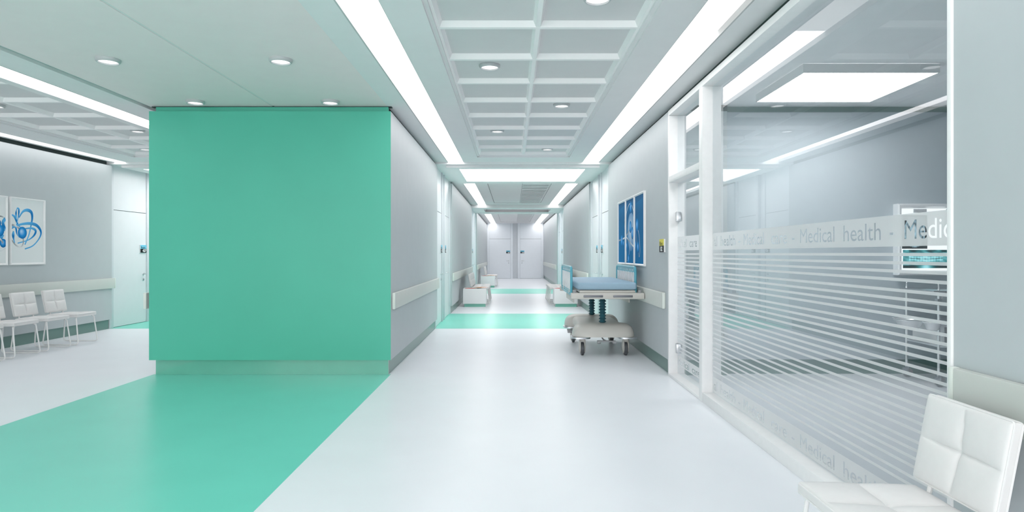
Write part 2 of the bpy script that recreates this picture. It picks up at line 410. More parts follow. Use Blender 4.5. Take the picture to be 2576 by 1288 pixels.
bay_far(Y2+.01, Y3, 20.6, ('cove light strip of the first louvred ceiling bay, on the left', 'cove light strip of the first louvred ceiling bay, on the right',
        'wide slatted air vent in the first ceiling bay beyond the light panel'), 14)
bay_far(Y4+.01, YE, 32.9, ('cove light strip in the last ceiling bay, on the left before the end doors', 'cove light strip in the last ceiling bay, on the right before the end doors',
        'slatted air vent in the last ceiling bay before the end doors'), 18)
struct(B(-1.45, 1.85, Y3-.02, Y3+.03, 2.782, 3.0).build('trim_beam_middle', M_lip))
cbox(-1.5, 1.9, Y3+.03, 22.0, 2.782); cbox(-1.5, 1.9, 23.4, Y4, 2.782); cbox(-1.5, -.93, 22.0, 23.4, 2.782); cbox(1.31, 1.9, 22.0, 23.4, 2.782)
struct(B(-.93, 1.31, 22.0, 23.4, 2.95, 2.96).build('ceiling_hidden_fill', M_panel))  # unseen glowing panel added to brighten the far niche
struct(B(-.93, 1.31, 23.39, 23.399, 2.783, 2.95).build('trim_fill_mask', M_fillmask))  # dark plate added to mute the panel's glow on the opening's far wall
struct(MB().box(-.93, -.92, 22.0, 23.39, 2.783, 2.95).box(1.30, 1.31, 22.0, 23.39, 2.783, 2.95).build('trim_fill_mask_sides', M_fillmask))  # same added dark plates on the opening's sides
struct(B(-1.15, 1.53, Y4-.45, Y4, 2.755, 2.781).build('trim_beam_far', M_ceil))
struct(B(-1.45, 1.85, Y2-.03, Y2+.008, 2.847, 3.0).build('trim_beam_bay', M_ceil))

# ------------------------------------------------------------------ downlights
def downlight():
    t = thing('downlight', '', 'ceiling light')
    MB().lathe([(.073, .0), (.073, -.014), (.076, -.022), (.083, -.022), (.092, -.012), (.094, 0.0), (.094, .006), (.073, .006)], seg=40, cap=False).build('ring', M_ringm, t)
    MB().lathe([(.0725, -.010), (.0725, .004)], seg=40).build('lens', M_lamp, t)
    return t
D0 = downlight()
dl = [(.557, 4.25, 2.964, 'round downlight in the corridor ceiling grid, cut by the top of the picture', 'ceiling grid downlights'),
      (-.193, 5.79, 2.964, 'round downlight left of the grid spine in the third coffer row', 'ceiling grid downlights'),
      (.558, 7.31, 2.964, 'round downlight right of the grid spine in the fifth coffer row', 'ceiling grid downlights'),
      (-.193, 8.84, 2.964, 'round downlight left of the grid spine, the farther of the two there', 'ceiling grid downlights'),
      (.565, 10.37, 2.964, 'round downlight right of the grid spine in the last coffer row', 'ceiling grid downlights'),
      (-3.285, 5.34, ZC, 'round downlight in the ceiling over the green floor near the groove, farther from the block', 'block ceiling downlights'),
      (-1.88, 5.34, ZC, 'round downlight in the ceiling over the green floor between seam and cove light, farther from the block', 'block ceiling downlights'),
      (-3.28, 6.80, ZC, 'round downlight close to the green block above its left half', 'block ceiling downlights'),
      (-1.88, 6.80, ZC, 'round downlight close to the green block above its right half', 'block ceiling downlights'),
      (-5.04, 8.84, 2.964, 'round downlight in the side corridor grid, larger one beside the green block', 'side corridor downlights'),
      (-5.79, 10.37, 2.964, 'round downlight in the side corridor grid, last one before the door', 'side corridor downlights'),
      (-5.77, 7.33, 2.964, 'round downlight in the side corridor grid, cut by the left picture edge', 'side corridor downlights')]
for i, (x, y, z, lab, g) in enumerate(dl):
    o = D0 if i == 0 else copy_tree(D0)
    o.location = (x, y, z-.006); o['label'] = lab; o['group'] = g

# ------------------------------------------------------------------ signs, doors, rails, pictures
def room_sign(loc, rz, top, num, label, topm):
    t = thing('room_sign', label, 'sign', loc, rz)
    B(-.1, .1, -.018, 0, 0, .145).build('backing', M_white, t)
    a = B(-.1, .1, -.0215, -.0182, .073, .145).build('name_panel', topm, t)
    b = B(-.1, .1, -.0215, -.0182, 0, .073).build('number_panel', M_black, t)
    text_fit(top, -.085, .055 if len(top) > 3 else .0, .078, .118, -.0222, .01).build('lettering', M_black, a)
    w = .036*len(num)/2+.01
    text_fit(num, .03-w if len(num) > 2 else -.045, .03+w if len(num) > 2 else .05, .012, .064, -.0222, .035).build('lettering', M_signwht, b)
    return t
def lever(parent, x, z, sgn):
    """handle with rosette and keyhole rose; lever points to sgn"""
    h = MB().lathe([(.026, 0), (.026, -.008), (.022, -.011)], (x, 0, z), 20, 'Y')
    h.tube(fillet([(x, -.01, z), (x, -.055, z), (x+sgn*.12, -.058, z)], .015), .0085, 10)
    hb = h.build('door_handle', M_steel, parent)
    k = MB().lathe([(.026, 0), (.026, -.008), (.021, -.011)], (x, 0, z-.105), 20, 'Y').build('lock_rose', M_steel, parent)
    MB().lathe([(.006, -.0112), (.006, -.0125)], (x, 0, z-.105), 12, 'Y').build('keyhole', M_black, k)
NDOOR = [1]
def door(cx, cy, rz, w, hside, label, sign=None, jw=.12, H=2.86, slab=.012, jd=.035, slabel=None, dm=None):
    dm = dm or M_door
    """local: front faces -Y, x to the right; hside = +1 handle on the right"""
    NDOOR[0] += 1
    t = thing('door_%d' % NDOOR[0], label, 'door', (cx, cy, 0), rz); t['kind'] = 'structure'
    B(-w/2+.004, w/2-.004, -.012, .02, .008, 2.063).build('door_leaf', dm, t)
    B(-w/2+.004, w/2-.004, -.012, .02, 2.073, H).build('over_panel', dm, t)
    MB().box(-w/2, w/2, .006, .022, 0, H).build('joint', M_joint, t)
    jm = dm if dm is M_fardoor_bright else M_jamb
    B(-w/2-jw, -w/2, -jd, .02, 0, H, .004).build('jamb', jm, t); B(w/2, w/2+jw, -jd, .02, 0, H, .004).build('jamb', jm, t)
    hx = hside*(w/2-.10)
    e = bpy.data.objects.new('handle_set', None)
    lever_parent = t
    h = MB().lathe([(.026, -.012), (.026, -.020), (.022, -.023)], (hx, 0, .915), 20, 'Y')
    h.tube(fillet([(hx, -.022, .915), (hx, -.067, .915), (hx-hside*.125, -.070, .915)], .015), .0085, 10)
    h.build('door_handle', M_steel, t)
    k = MB().lathe([(.026, -.012), (.026, -.020), (.021, -.023)], (hx, 0, .81), 20, 'Y').build('lock_rose', M_steel, t)
    MB().box(hx-.004, hx+.004, -.0245, -.0225, .80, .822).build('keyhole', M_black, k)
    if sign:
        c, sn = math.cos(rz), math.sin(rz); lx, ly = hside*(w/2-.125), -.0125
        room_sign((cx+lx*c-ly*sn, cy+lx*sn+ly*c, 1.318), rz, 'Room', sign, slabel, M_signblu)
    return t
DW = 1.06
ya, yb = Y1+.11+DW/2, Y2-.11-DW/2
yc, yd = Y3+.11+DW/2, Y4-.11-DW/2
LX, RX = WL-RD+.02, WR+RD-.02
P2 = PI/2
door(LX, ya, P2, DW, 1, 'white door on the left corridor wall just past the end of the block', '427', slabel='blue and black room sign on the left corridor door nearest the block')
door(LX, yb, P2, DW, -1, 'white door on the left corridor wall, second from the block', '128', slabel='blue and black room sign on the second left corridor door')
door(RX, ya, -P2, DW, -1, 'white door on the right corridor wall just past the blue pictures', '427', slabel='blue and black room sign on the right door nearest the blue pictures')
door(RX, yb, -P2, DW, 1, 'white door on the right corridor wall behind the bed, second past the blue pictures', '128', slabel='blue and black room sign on the second right door past the blue pictures')
door(LX, yc, P2, DW, 1, 'far left corridor door beyond the first row of chairs', '427', dm=M_fardoor_bright, slabel='small room sign on the far left door beyond the first chair row')
door(LX, yd, P2, DW, -1, 'farthest left side door before the last row of chairs', dm=M_fardoor_bright)
door(RX, yc, -P2, DW, -1, 'far right corridor door beyond the second green floor stripe edge', '427', dm=M_fardoor_bright, slabel='small room sign on the far right door above the bed rail')
door(RX, yd, -P2, DW, 1, 'farthest right side door before the end doors', dm=M_fardoor_bright)
door(LDX, ya, P2, DW, 1, 'white door of room 427 at the end of the side corridor wall', '427', slabel='Room 427 sign, blue over black, on the side corridor door')
door(LDX, yb, P2, DW, -1, 'white side corridor door hidden past the block')
EW = 1.115
door(.1925-.125-.12-EW/2, YE-.02, 0, EW, 1, 'left one of the two white end doors', '427', H=2.93, slabel='room sign on the left end door', dm=M_fardoor_bright)
door(.1925+.125+.12+EW/2, YE-.02, 0, EW, -1, 'right one of the two white end doors', '128', H=2.93, slabel='room sign on the right end door', dm=M_fardoor_bright)
room_sign((WR-.001, 7.235, 1.315), -P2, 'Bloc', 'B2', 'yellow and black Bloc B2 sign beside the glass door', M_signyel)

def handrail(x, side, y0, y1, label, cap0=True, cap1=True, off=0.0, th=.035):
    """side=+1: wall on its left, rail projects towards +X"""
    t = thing('handrail', label, 'wall handrail', (x, y0, .70), group=None); s_ = side
    L = y1-y0
    xa, xb = sorted((s_*(.001+off), s_*(off+th)))
    B(xa, xb, .03, L-.03, 0, .175, .008).build('rail_board', M_rail, t)
    if cap0: B(xa, xb, 0, .031, -.001, .176, .008).build('end_cap', M_railcap, t)
    if cap1: B(xa, xb, L-.031, L, -.001, .176, .008).build('end_cap', M_railcap, t)
    if off:
        for yy in (.12, L/2, L-.2):
            xs = sorted((0.001*s_, s_*(off+.002)))
            B(xs[0], xs[1], yy, yy+.08, .04, .135).build('bracket', M_midgrey, t)
    return t
handrail(WL, 1, 7.06, Y1+.06, 'pale green wall handrail on the block side facing the corridor')
handrail(BX0, -1, 7.10, Y1, 'pale handrail end sticking out behind the left edge of the green block', off=.085)
handrail(WR, -1, 7.13, 11.3, 'pale green wall handrail behind the hospital bed')
handrail(WR+.003, -1, YB, 2.475, 'pale green wall handrail behind the large white chair', cap0=False)
handrail(LWX, 1, YB, Y1+.06, 'long pale handrail behind the row of chairs in the side corridor', cap0=False)
handrail(WL, 1, Y2+.1, Y3+.04, 'pale handrail on the left wall behind the first far chair row')
handrail(WR, -1, Y2+.1, Y3+.04, 'pale handrail on the right wall behind the chairs past the bed')
handrail(WL, 1, Y4+.2, YE-.1, 'farthest pale handrail on the left wall near the end doors')
handrail(WR, -1, Y4+.2, YE-.1, 'farthest pale handrail on the right wall near the end doors')

# ---- printed art helper (flat coloured shapes)
class Art:
    def __init__(self): self.v = []; self.f = []; self.c = []; self.layer = 0
    def poly(self, pts, cols, faces):
        o = len(self.v); self.layer += 1; y = -self.layer*0.00004
        self.v += [(p[0], y, p[1]) for p in pts]; self.c += cols; self.f += [[i+o for i in f] for f in faces]
    def rect(self, x0, x1, z0, z1, ct, cb):
        self.poly([(x0,z0),(x1,z0),(x1,z1),(x0,z1)], [cb,cb,ct,ct], [(0,1,2,3)])
    def ball(self, cx, cz, r, hi, mid, lo, clip=None, rz=None):
        n = 28; rings = 5; pts = []; cols = []; rz = rz or r
        hx, hz = -.3, .3
        mixc = lambda a, b, t: tuple(a[i]*(1-t)+b[i]*t for i in range(3))
        for k in range(rings+1):
            t = k/rings
            for i in range(n):
                a = 2*PI*i/n
                px = hx*(1-t)*.9+math.cos(a)*t; pz = hz*(1-t)*.9+math.sin(a)*t
                X, Z = cx+px*r, cz+pz*rz
                if clip: X = min(max(X, clip[0]), clip[1])
                pts.append((X, Z)); cols.append(mixc(hi, mid, min(1, t*1.8)) if t < .55 else mixc(mid, lo, (t-.55)/.45*(0.55+.45*(-pz*.5+.5))))
        faces = [list(range(n))]
        for k in range(rings):
            for i in range(n): faces.append((k*n+i, k*n+(i+1) % n, (k+1)*n+(i+1) % n, (k+1)*n+i))
        self.poly(pts, cols, faces)
    def ribbon(self, ctrl, w, c0, c1, clip=None, wf=None):
        P = [Vector((a, b)) for a, b in ctrl]; S = []
        for i in range(len(P)-1):
            p0 = P[max(i-1,0)]; p1 = P[i]; p2 = P[i+1]; p3 = P[min(i+2,len(P)-1)]
            for k in range(8):
                t = k/8; S.append(.5*((2*p1)+(p2-p0)*t+(2*p0-5*p1+4*p2-p3)*t*t+(3*p1-p0-3*p2+p3)*t**3))
        S.append(P[-1]); pts = []; cols = []; n = len(S)
        for i, p in enumerate(S):
            d = S[min(i+1,n-1)]-S[max(i-1,0)]; d.normalize(); nn = Vector((-d.y, d.x)); t = i/(n-1)
            ww = w*(wf(t) if wf else 1)
            for sg in (-1, 1):
                q = p+nn*sg*ww/2; X = q.x
                if clip: X = min(max(X, clip[0]), clip[1])
                pts.append((X, q.y)); m_ = .5+.5*math.sin(t*9); cols.append(tuple((c0[j]*(1-m_)+c1[j]*m_)*(1.12 if sg > 0 else .9) for j in range(3)))
        self.poly(pts, cols, [(2*i, 2*i+1, 2*i+3, 2*i+2) for i in range(n-1)])
    def build(self, name, parent, y=0, m=None):
        me = bpy.data.meshes.new(name); me.from_pydata([(a, b+y, c) for a, b, c in self.v], [], self.f)
        at = me.color_attributes.new('Col', 'FLOAT_COLOR', 'POINT')
        for i, c in enumerate(self.c): at.data[i].color = (c[0], c[1], c[2], 1)
        me.materials.append(m or M_art); o = bpy.data.objects.new(name, me); COL.objects.link(o); o.parent = parent
        return o
def picture(loc, rz, w, h, label, art, group):
    t = thing('framed_picture', label, 'picture', loc, rz, group)
    fw = .026; d = .03
    fr = MB()
    # mitred frame with a sloping inner face
    prof = [(0, 0), (0, -d), (fw*.55, -d), (fw, -d+.012), (fw, 0)]
    rings = []
    for px, py in prof:
        rings.append([(-w/2+px, py, px), (w/2-px, py, px), (w/2-px, py, h-px), (-w/2+px, py, h-px)])
    v = [p for r in rings for p in r]; f = []
    for i in range(len(prof)-1):
        for k in range(4): f.append((i*4+k, i*4+(k+1) % 4, (i+1)*4+(k+1) % 4, (i+1)*4+k))
    fr.add(v, f); fr.build('frame', M_frame, t)
    B(-w/2+fw, w/2-fw, -.014, -.001, fw, h-fw).build('board', M_white, t)
    art.build('print', t, y=-.0145)
    return t
bl_h, bl_m, bl_l = s(150, 205, 245), s(38, 145, 215), s(16, 95, 160)
gy = s(150,160,168); lt = s(225,228,230)
# right triptych, local x measured from the middle of each panel, z from its foot
TW, TH = .665, .945
tri_w = 3*.675
def tri_art(k):
    a = Art(); x0, x1 = -TW/2+.026, TW/2-.026
    a.rect(x0, x1, .026, TH-.026, s(0, 98, 148), s(0, 116, 172))
    a.ribbon([(x0, .74), (0, .77), (x1, .80)], .16, s(0,108,160), s(0,104,154), (x0, x1))
    off = (k-1)*.675            # panel centre within the triptych, left to right
    def X(u): return u-off
    def vis(u, r): return X(u)+r > x0 and X(u)-r < x1
    C = (x0, x1)
    def rib(pts, w, c0, c1):
        q = [(X(u), z) for u, z in pts]
        # keep only what falls on this panel
        if max(p[0] for p in q) > x0 and min(p[0] for p in q) < x1: a.ribbon(q, w, c0, c1, C)
    if vis(.05, .27): a.ball(X(.05), .46, .27, s(225,232,238), s(150,185,215), s(70,135,185), C)
    rib([(-.42, .45), (-.3, .74), (0, .86), (.28, .70), (.46, .36), (.60, .16), (.66, .12), (.70, .22), (.62, .42), (.42, .56)], .012, gy, lt)
    rib([(-.95, .36), (-.72, .37), (-.38, .40), (-.02, .50)], .022, lt, gy)
    rib([(-.38, .42), (-.1, .34), (.3, .24)], .022, gy, lt)
    rib([(-.40, .40), (-.3, .18), (-.26, .05), (-.1, .14), (.05, .40)], .012, gy, lt)
    rib([(-.45, .56), (-.47, .66), (-.43, .50), (-.36, .36)], .02, lt, s(120,190,235))
    rib([(.1, .43), (.34, .55)], .018, lt, gy)
    for u, z, r in ((.04, .80, .085), (.02, .53, .085), (.17, .44, .085), (.50, .53, .095), (.56, .24, .075), (.38, .27, .06), (-.70, .35, .09), (-.55, .31, .045), (-.13, .08, .07), (-.28, .27, .05)):
        if vis(u, r): a.ball(X(u), z, r, bl_h, s(30,150,220), s(8,90,150), C)
    return a
for k, (lab) in enumerate(('blue molecule picture farthest along the wall, beside the white doors', 'middle one of the three blue molecule pictures above the bed', 'blue molecule picture nearest the yellow sign')):
    picture((WR-.001, 10.185-TW/2-k*.675, 1.142), -P2, TW, TH, lab, tri_art(k), 'blue pictures above the bed')
# left pictures
def left_art(which):
    a = Art(); x0, x1 = -.335+.026, .335-.026; C = (x0, x1)
    a.rect(x0, x1, .026, .945-.026, s(236,240,240), s(228,233,233))
    b0, b1 = s(25,125,195), s(95,180,230)
    if which == 'r':
        # zoom pixels of the photograph mapped onto the sheet
        def q(px, py): return (x0+(px-228)/(725-228)*(x1-x0), .026+(1165-py)/(1165-150)*.893)
        R = lambda pts, w, **k: a.ribbon([q(*p) for p in pts], w, b0, b1, C, wf=lambda t: .45+.65*math.sin(PI*min(1, t*1.15+.05))**2, **k)
        R([(228, 400), (280, 440), (330, 560), (400, 620)], .035)
        R([(303, 470), (296, 400), (300, 340), (316, 288)], .03); R([(312, 290), (338, 310), (332, 420), (302, 560)], .03)
        R([(340, 440), (400, 340), (470, 310), (530, 340), (545, 430), (525, 560), (490, 720), (430, 870)], .045)
        R([(228, 620), (330, 560), (480, 525), (600, 540), (670, 610), (685, 690), (640, 790), (550, 890), (430, 940)], .042)
        R([(440, 610), (540, 600), (600, 640), (570, 720), (480, 795), (320, 850)], .036)
        R([(260, 660), (255, 740), (275, 850)], .045)
        R([(228, 580), (290, 600), (310, 700), (350, 760)], .03)
        a.ribbon([q(228, 560), q(290, 575), q(350, 620)], .026, lt, gy, C)
        a.ribbon([q(400, 740), q(405, 850), q(360, 915), q(290, 880), q(232, 800)], .02, lt, s(160,165,168), C)
        p = q(392, 680); a.ball(p[0], p[1], .085, s(190,225,250), s(45,155,225), s(20,105,175), C)
    else:
        a.ribbon([(.0, .5), (.12, .64), (.25, .66), (x1, .60)], .018, s(120,128,132), lt, C)
        a.ribbon([(.05, .2), (.15, .32), (.22, .36), (x1, .30)], .03, lt, gy, C)
        a.ribbon([(.1, .25), (.2, .33), (.26, .42)], .05, b0, b1, C); a.ribbon([(x1, .64), (.26, .58), (.29, .50), (x1, .48)], .05, b0, b1, C)
        a.ribbon([(-.3, .3), (-.1, .6), (.05, .35), (.2, .2), (x1, .24)], .012, s(120,160,190), lt, C)
        a.ball(.04, .60, .06, bl_h, bl_m, bl_l, C); a.ball(.18, .57, .05, bl_h, bl_m, bl_l, C)
        a.ball(.20, .47, .082, s(190,225,250), s(45,155,225), s(20,105,175), C); a.ball(.265, .30, .06, bl_h, bl_m, bl_l, C)
        a.ribbon([(.08, .36), (.2, .36), (.262, .30)], .024, lt, gy, C)
    return a
picture((LWX+.001, 9.375, 1.142), P2, .67, .945, 'white picture with blue ribbons and one blue ball, on the side corridor wall', left_art('r'), 'white molecule pictures')
picture((LWX+.001, 8.655, 1.142), P2, .67, .945, 'white picture cut by the left picture edge, with two blue balls', left_art('l'), 'white molecule pictures')

# ------------------------------------------------------------------ glass partition
GX = 1.76; FX0, FX1 = 1.668, 1.835
W = thing('window_1', 'large glass partition with frosted stripes and lettering', 'window', (GX, 2.5, 0)); W['kind'] = 'structure'
def wl(b): return b
def wbox(x0, x1, y0, y1, z0, z1, bev=.003): return B(x0-GX, x1-GX, y0-2.5, y1-2.5, z0, z1, bev)
wbox(FX0, FX1, 2.491, 2.515, 0, 2.79).build('jamb', M_frame, W)
wbox(FX0, FX1, 5.74, 5.84, 0.0, 2.765).build('post', M_frame, W)
wbox(FX0, FX1, 2.515, 5.74, 0, .086).build('sill', M_frame, W)
wbox(FX0, FX1, 2.515, 6.995, 2.765, 2.82).build('header', M_frame, W)
struct(B(1.72, 1.83, 2.45, 7.0, ZG, 2.93).build('trim_gap_window', M_dark))
MB().quad((0, .014, .084), (0, 3.242, .084), (0, 3.242, 2.767), (0, .014, 2.767)).build('pane', M_glass, W)

ASC = max(p.y for p in text_mesh('dlh', .006)[0])
def frosted(parent, y_far, y_near, z0, z1, words, tz0, tz1, name='frosted_band', y0=2.5):
    """film rectangle with letters cut out. Text reads from far to near."""
    cu = bpy.data.curves.new('lettering_source', 'CURVE'); cu.dimensions = '2D'; cu.fill_mode = 'BOTH'; cu.resolution_u = 5
    rw = y_far-y_near
    def rect(a, b, c, d):
        sp = cu.splines.new('POLY'); sp.points.add(3)
        for i, (x, y) in enumerate(((a,c),(b,c),(b,d),(a,d))): sp.points[i].co = (x, y, 0, 1)
        sp.use_cyclic_u = True
    rect(0, rw, 0, z1-z0)
    for txt, ya_, yb_ in words:
        tcu = text_curve(txt, .006); ob = bpy.data.objects.new('lettering_source', tcu); COL.objects.link(ob)
        dg = bpy.context.evaluated_depsgraph_get(); dg.update()
        src = ob.to_curve(dg)
        me = bpy.data.meshes.new_from_object(ob.evaluated_get(dg))
        ax = min(v.co.x for v in me.vertices); bx = max(v.co.x for v in me.vertices)
        cap = ASC
        sc_y = (tz1-tz0)/cap; sc_x = (ya_-yb_)/(bx-ax)
        for sp in src.splines:
            pts = []
            bz = sp.bezier_points; n = len(bz)
            if sp.type == 'BEZIER':
                for i in range(n):
                    p, q = bz[i], bz[(i+1) % n]
                    for k in range(4):
                        t = k/4
                        pts.append(p.co*(1-t)**3+p.handle_right*3*t*(1-t)**2+q.handle_left*3*t*t*(1-t)+q.co*t**3)
            else: pts = [Vector(p.co[:3]) for p in sp.points]
            cl = []
            for p in pts:
                xx = (y_far-ya_)+(p.x-ax)*sc_x; yy = (tz0-z0)+p.y*sc_y
                if not cl or (Vector((xx,yy))-cl[-1]).length > 1e-4: cl.append(Vector((xx, yy)))
            if len(cl) < 3 or min(p.x for p in cl) < .002 or max(p.x for p in cl) > rw-.002: continue
            ns = cu.splines.new('POLY'); ns.points.add(len(cl)-1); ns.use_cyclic_u = True
            for i, p in enumerate(cl): ns.points[i].co = (p.x, p.y, 0, 1)
        ob.to_curve_clear(); bpy.data.objects.remove(ob); bpy.data.meshes.remove(me)
    ob = bpy.data.objects.new('lettering_source', cu); COL.objects.link(ob)
    dg = bpy.context.evaluated_depsgraph_get(); dg.update()
    me = bpy.data.meshes.new_from_object(ob.evaluated_get(dg))
    bpy.data.objects.remove(ob)
    mb = MB().add([(-.0012, y_far-v.co.x-y0, z0+v.co.y) for v in me.vertices], [list(p.vertices) for p in me.polygons])
    bpy.data.meshes.remove(me)
    return mb.build(name, M_frost, parent)
def words_upper(far, near):
    out = []; y = 4.973+2*2.037
    while y > near:
        for txt, a, b in (('Medical', 0, .40), ('care', .53, .783), ('-', .855, .895), ('Medical', .973, 1.40), ('health', 1.495, 1.849), ('-', 1.92, 1.962)):
            if y-a < far-.004 and y-b > near+.004: out.append((txt, y-a, y-b))
            elif y-a > near and y-b < far:
                out.append((txt, y-a, y-b))     # cut by the frame: letters outside are dropped
        y -= 2.037
    return out
stripe_z = []
for g in range(7):
    for k in range(4):
        z = 1.296-.163*g-.038*k
        if z > .27: stripe_z.append(z)
for (par, far, near) in ((W, 5.738, 2.517),):
    frosted(par, far, near, 1.333, 1.477, words_upper(far, near), 1.365, 1.449)
    frosted(par, far, near, .098, .228, words_upper(far, near), .118, .200)
    for z in stripe_z: MB().quad((-.0012, near-2.5, z-.0072), (-.0012, far-2.5, z-.0072), (-.0012, far-2.5, z+.0072), (-.0012, near-2.5, z+.0072)).build('frosted_stripe', M_frost, par)
# glass door beside it
G = thing('door_1', 'glass door with frosted stripes in a white frame between post and wall', 'door', (GX, 5.84, 0)); G['kind'] = 'structure'
def gbox(x0, x1, y0, y1, z0, z1, bev=.003): return B(x0-GX, x1-GX, y0-5.84, y1-5.84, z0, z1, bev)
gbox(FX0, FX1, 6.955, 6.998, 0, 2.764).build('jamb', M_frame, G)
gbox(FX0, FX1, 5.841, 6.954, 2.05, 2.115).build('transom_bar', M_frame, G)
gbox(FX0, FX1, 5.841, 6.954, 0, .03).build('threshold', M_frame, G)
MB().quad((0, 0, 2.11), (0, 1.116, 2.11), (0, 1.116, 2.766), (0, 0, 2.766)).build('transom_pane', M_glass, G)
gl = MB().quad((0, .02, .036), (0, 1.112, .036), (0, 1.112, 2.046), (0, .02, 2.046)).build('glass_leaf', M_glass, G)
frosted(gl, 6.95, 5.862, 1.333, 1.477, words_upper(6.95, 5.862), 1.365, 1.449, y0=5.84)
frosted(gl, 6.95, 5.862, .125, .228, [('Medical', 6.93, 6.50), ('care', 6.39, 6.14)], .140, .206, y0=5.84)
for z in stripe_z: MB().quad((-.0012, .022, z-.0072), (-.0012, 1.11, z-.0072), (-.0012, 1.11, z+.0072), (-.0012, .022, z+.0072)).build('frosted_stripe', M_frost, gl)
for z in (1.69, .30):
    h = MB().box(-.022, .030, 1.045, 1.113, z-.05, z+.05, .004); h.box(-.026, -.012, 1.06, 1.085, z-.05, z+.05, .004); h.build('hinge', M_steel, G)

# treatment room ceiling lamp
lb = thing('ceiling_light_box', 'square white light box on the ceiling behind the glass', 'ceiling light', (3.0, 6.0, 2.884))
fr = MB()
for a, b, c, d in ((-.57,.57,-.535,-.525),(-.57,.57,.525,.535),(-.57,-.56,-.525,.525),(.56,.57,-.525,.525)): fr.box(a, b, c, d, -.076, -.001)
fr.build('frame', M_ceil, lb); B(-.56, .56, -.525, .525, -.074, -.01).build('diffuser', M_rpanel, lb)

# ------------------------------------------------------------------ chair
def cushion(a, b, t, r=.013, groove=.011, pillow=.009):
    """a x b cushion, thickness t, tufted 2x2 on top (z=t); centred"""
    def samp(L):
        h = L/2; e = [0, .12*r, .45*r, r]; inner = [r+(h-r)*q for q in (.12,.28,.45,.62,.76,.86,.93,.97)]
        xs = [-h+q for q in e+inner]+[0]; return xs+[-q for q in xs[:-1][::-1]]
    X, Yv = samp(a), samp(b); nx, ny = len(X), len(Yv)
    def edge(d): return 0 if d >= r else -(r-math.sqrt(max(0, r*r-(r-d)**2)))
    def top(x, y):
        d = min(a/2-abs(x), b/2-abs(y)); fx = abs(x)/(a/2); fy = abs(y)/(b/2)
        z = t+edge(d)
        pl = pillow*math.sin(PI*min(1, fx))**.6*math.sin(PI*min(1, fy))**.6
        fade = 1-max(fx, fy)**6
        gr = groove*max(math.exp(-abs(x)/.012)*(1-fy**3), math.exp(-abs(y)/.012)*(1-fx**3))*fade
        return z+pl-gr-.006*math.exp(-(x*x+y*y)/.0006)
    mb = MB(); v = []; f = []
    def idx(layer, i, j): return layer*nx*ny+i*ny+j
    for i in range(nx):
        for j in range(ny): v.append((X[i], Yv[j], top(X[i], Yv[j])))
    for i in range(nx):
        for j in range(ny):
            d = min(a/2-abs(X[i]), b/2-abs(Yv[j])); v.append((X[i], Yv[j], -edge(d)))
    for i in range(nx-1):
        for j in range(ny-1):
            f.append((idx(0,i,j), idx(0,i+1,j), idx(0,i+1,j+1), idx(0,i,j+1))); f.append((idx(1,i,j), idx(1,i,j+1), idx(1,i+1,j+1), idx(1,i+1,j)))
    for i in range(nx-1):
        for j in (0, ny-1): f.append((idx(0,i,j), idx(0,i+1,j), idx(1,i+1,j), idx(1,i,j)))
    for j in range(ny-1):
        for i in (0, nx-1): f.append((idx(0,i,j), idx(0,i,j+1), idx(1,i,j+1), idx(1,i,j)))
    mb.add(v, f, True); return mb
def xform(mb, M_): mb.v = [tuple(M_ @ Vector(p)) for p in mb.v]; return mb
def rect_loop(a, b, z, r=.02):
    return fillet([(-a/2,-b/2,z),(a/2,-b/2,z),(a/2,b/2,z),(-a/2,b/2,z)], r, 4, True)
def make_chair():
    t = thing('visitor_chair', '', 'chair')
    SW, SD = .42, .44
    Ms = Matrix.Translation((0, 0, .392)) @ Matrix.Rotation(-.03, 4, 'Y')
    st = xform(cushion(SD, SW, .05), Ms).build('seat', M_leather, t, sharp=1.2)
    p = MB(); 
    for z in (.041, .010): p.tube(rect_loop(SD+.001, SW+.001, z, .016), .0035, 6, True)
    xform(p, Ms).build('piping', M_pipe, st)
    BH = .315
    Mb = Matrix.Translation((-.258, 0, .617)) @ Matrix.Rotation(-.19, 4, 'Y') @ Matrix.Rotation(PI/2, 4, 'Y') @ Matrix.Translation((0, 0, -.02))
    bk = xform(cushion(BH, SW, .042), Mb).build('backrest', M_leather, t, sharp=1.2)
    p = MB()
    for z in (.034, .008): p.tube(rect_loop(BH+.001, SW+.001, z, .016), .0035, 6, True)
    xform(p, Mb).build('piping', M_pipe, bk)
    for sy in (-1, 1):
        y = sy*.195
        pts = fillet([(.175, y*.9, .392), (.19, y, .385), (.235, y*1.12, .012), (-.27, y*1.12, .012), (-.235, y, .385), (-.2, y*.9, .392)], .05, 6)
        MB().tube(pts, .009, 10).build('leg', M_tube, t)
        MB().tube(fillet([(-.05, sy*.13, .384), (-.212, sy*.13, .384), (-.232, sy*.13, .48), (-.27, sy*.13, .62)], .03, 5), .0095, 10).build('back_post', M_tube, t)
    MB().tube([(-.18, -.195, .386), (-.18, .195, .386)], .008, 8).build('stretcher', M_tube, t)
    return t
C0 = make_chair()
first = True
def chair(x, y, rz, label, group=None):
    global first
    o = C0 if first else copy_tree(C0); first = False
    o.location = (x, y, 0); o.rotation_euler = (0, 0, rz); o['label'] = label
    if group: o['group'] = group
    return o
chair(1.293, 2.25, PI, 'large white tufted leather chair closest to the camera, in front of the glass partition')
for k, lab in enumerate(('white tufted chair of the side corridor row, nearest the door', 'white tufted chair second from the door in the side corridor row',
                         'white chair third from the door in the side corridor row, mostly cut off', 'white chair fourth from the door in the side corridor row, only legs in view')):
    chair(-6.36, 9.49-.59*k, 0, lab, 'chairs along the side corridor wall')
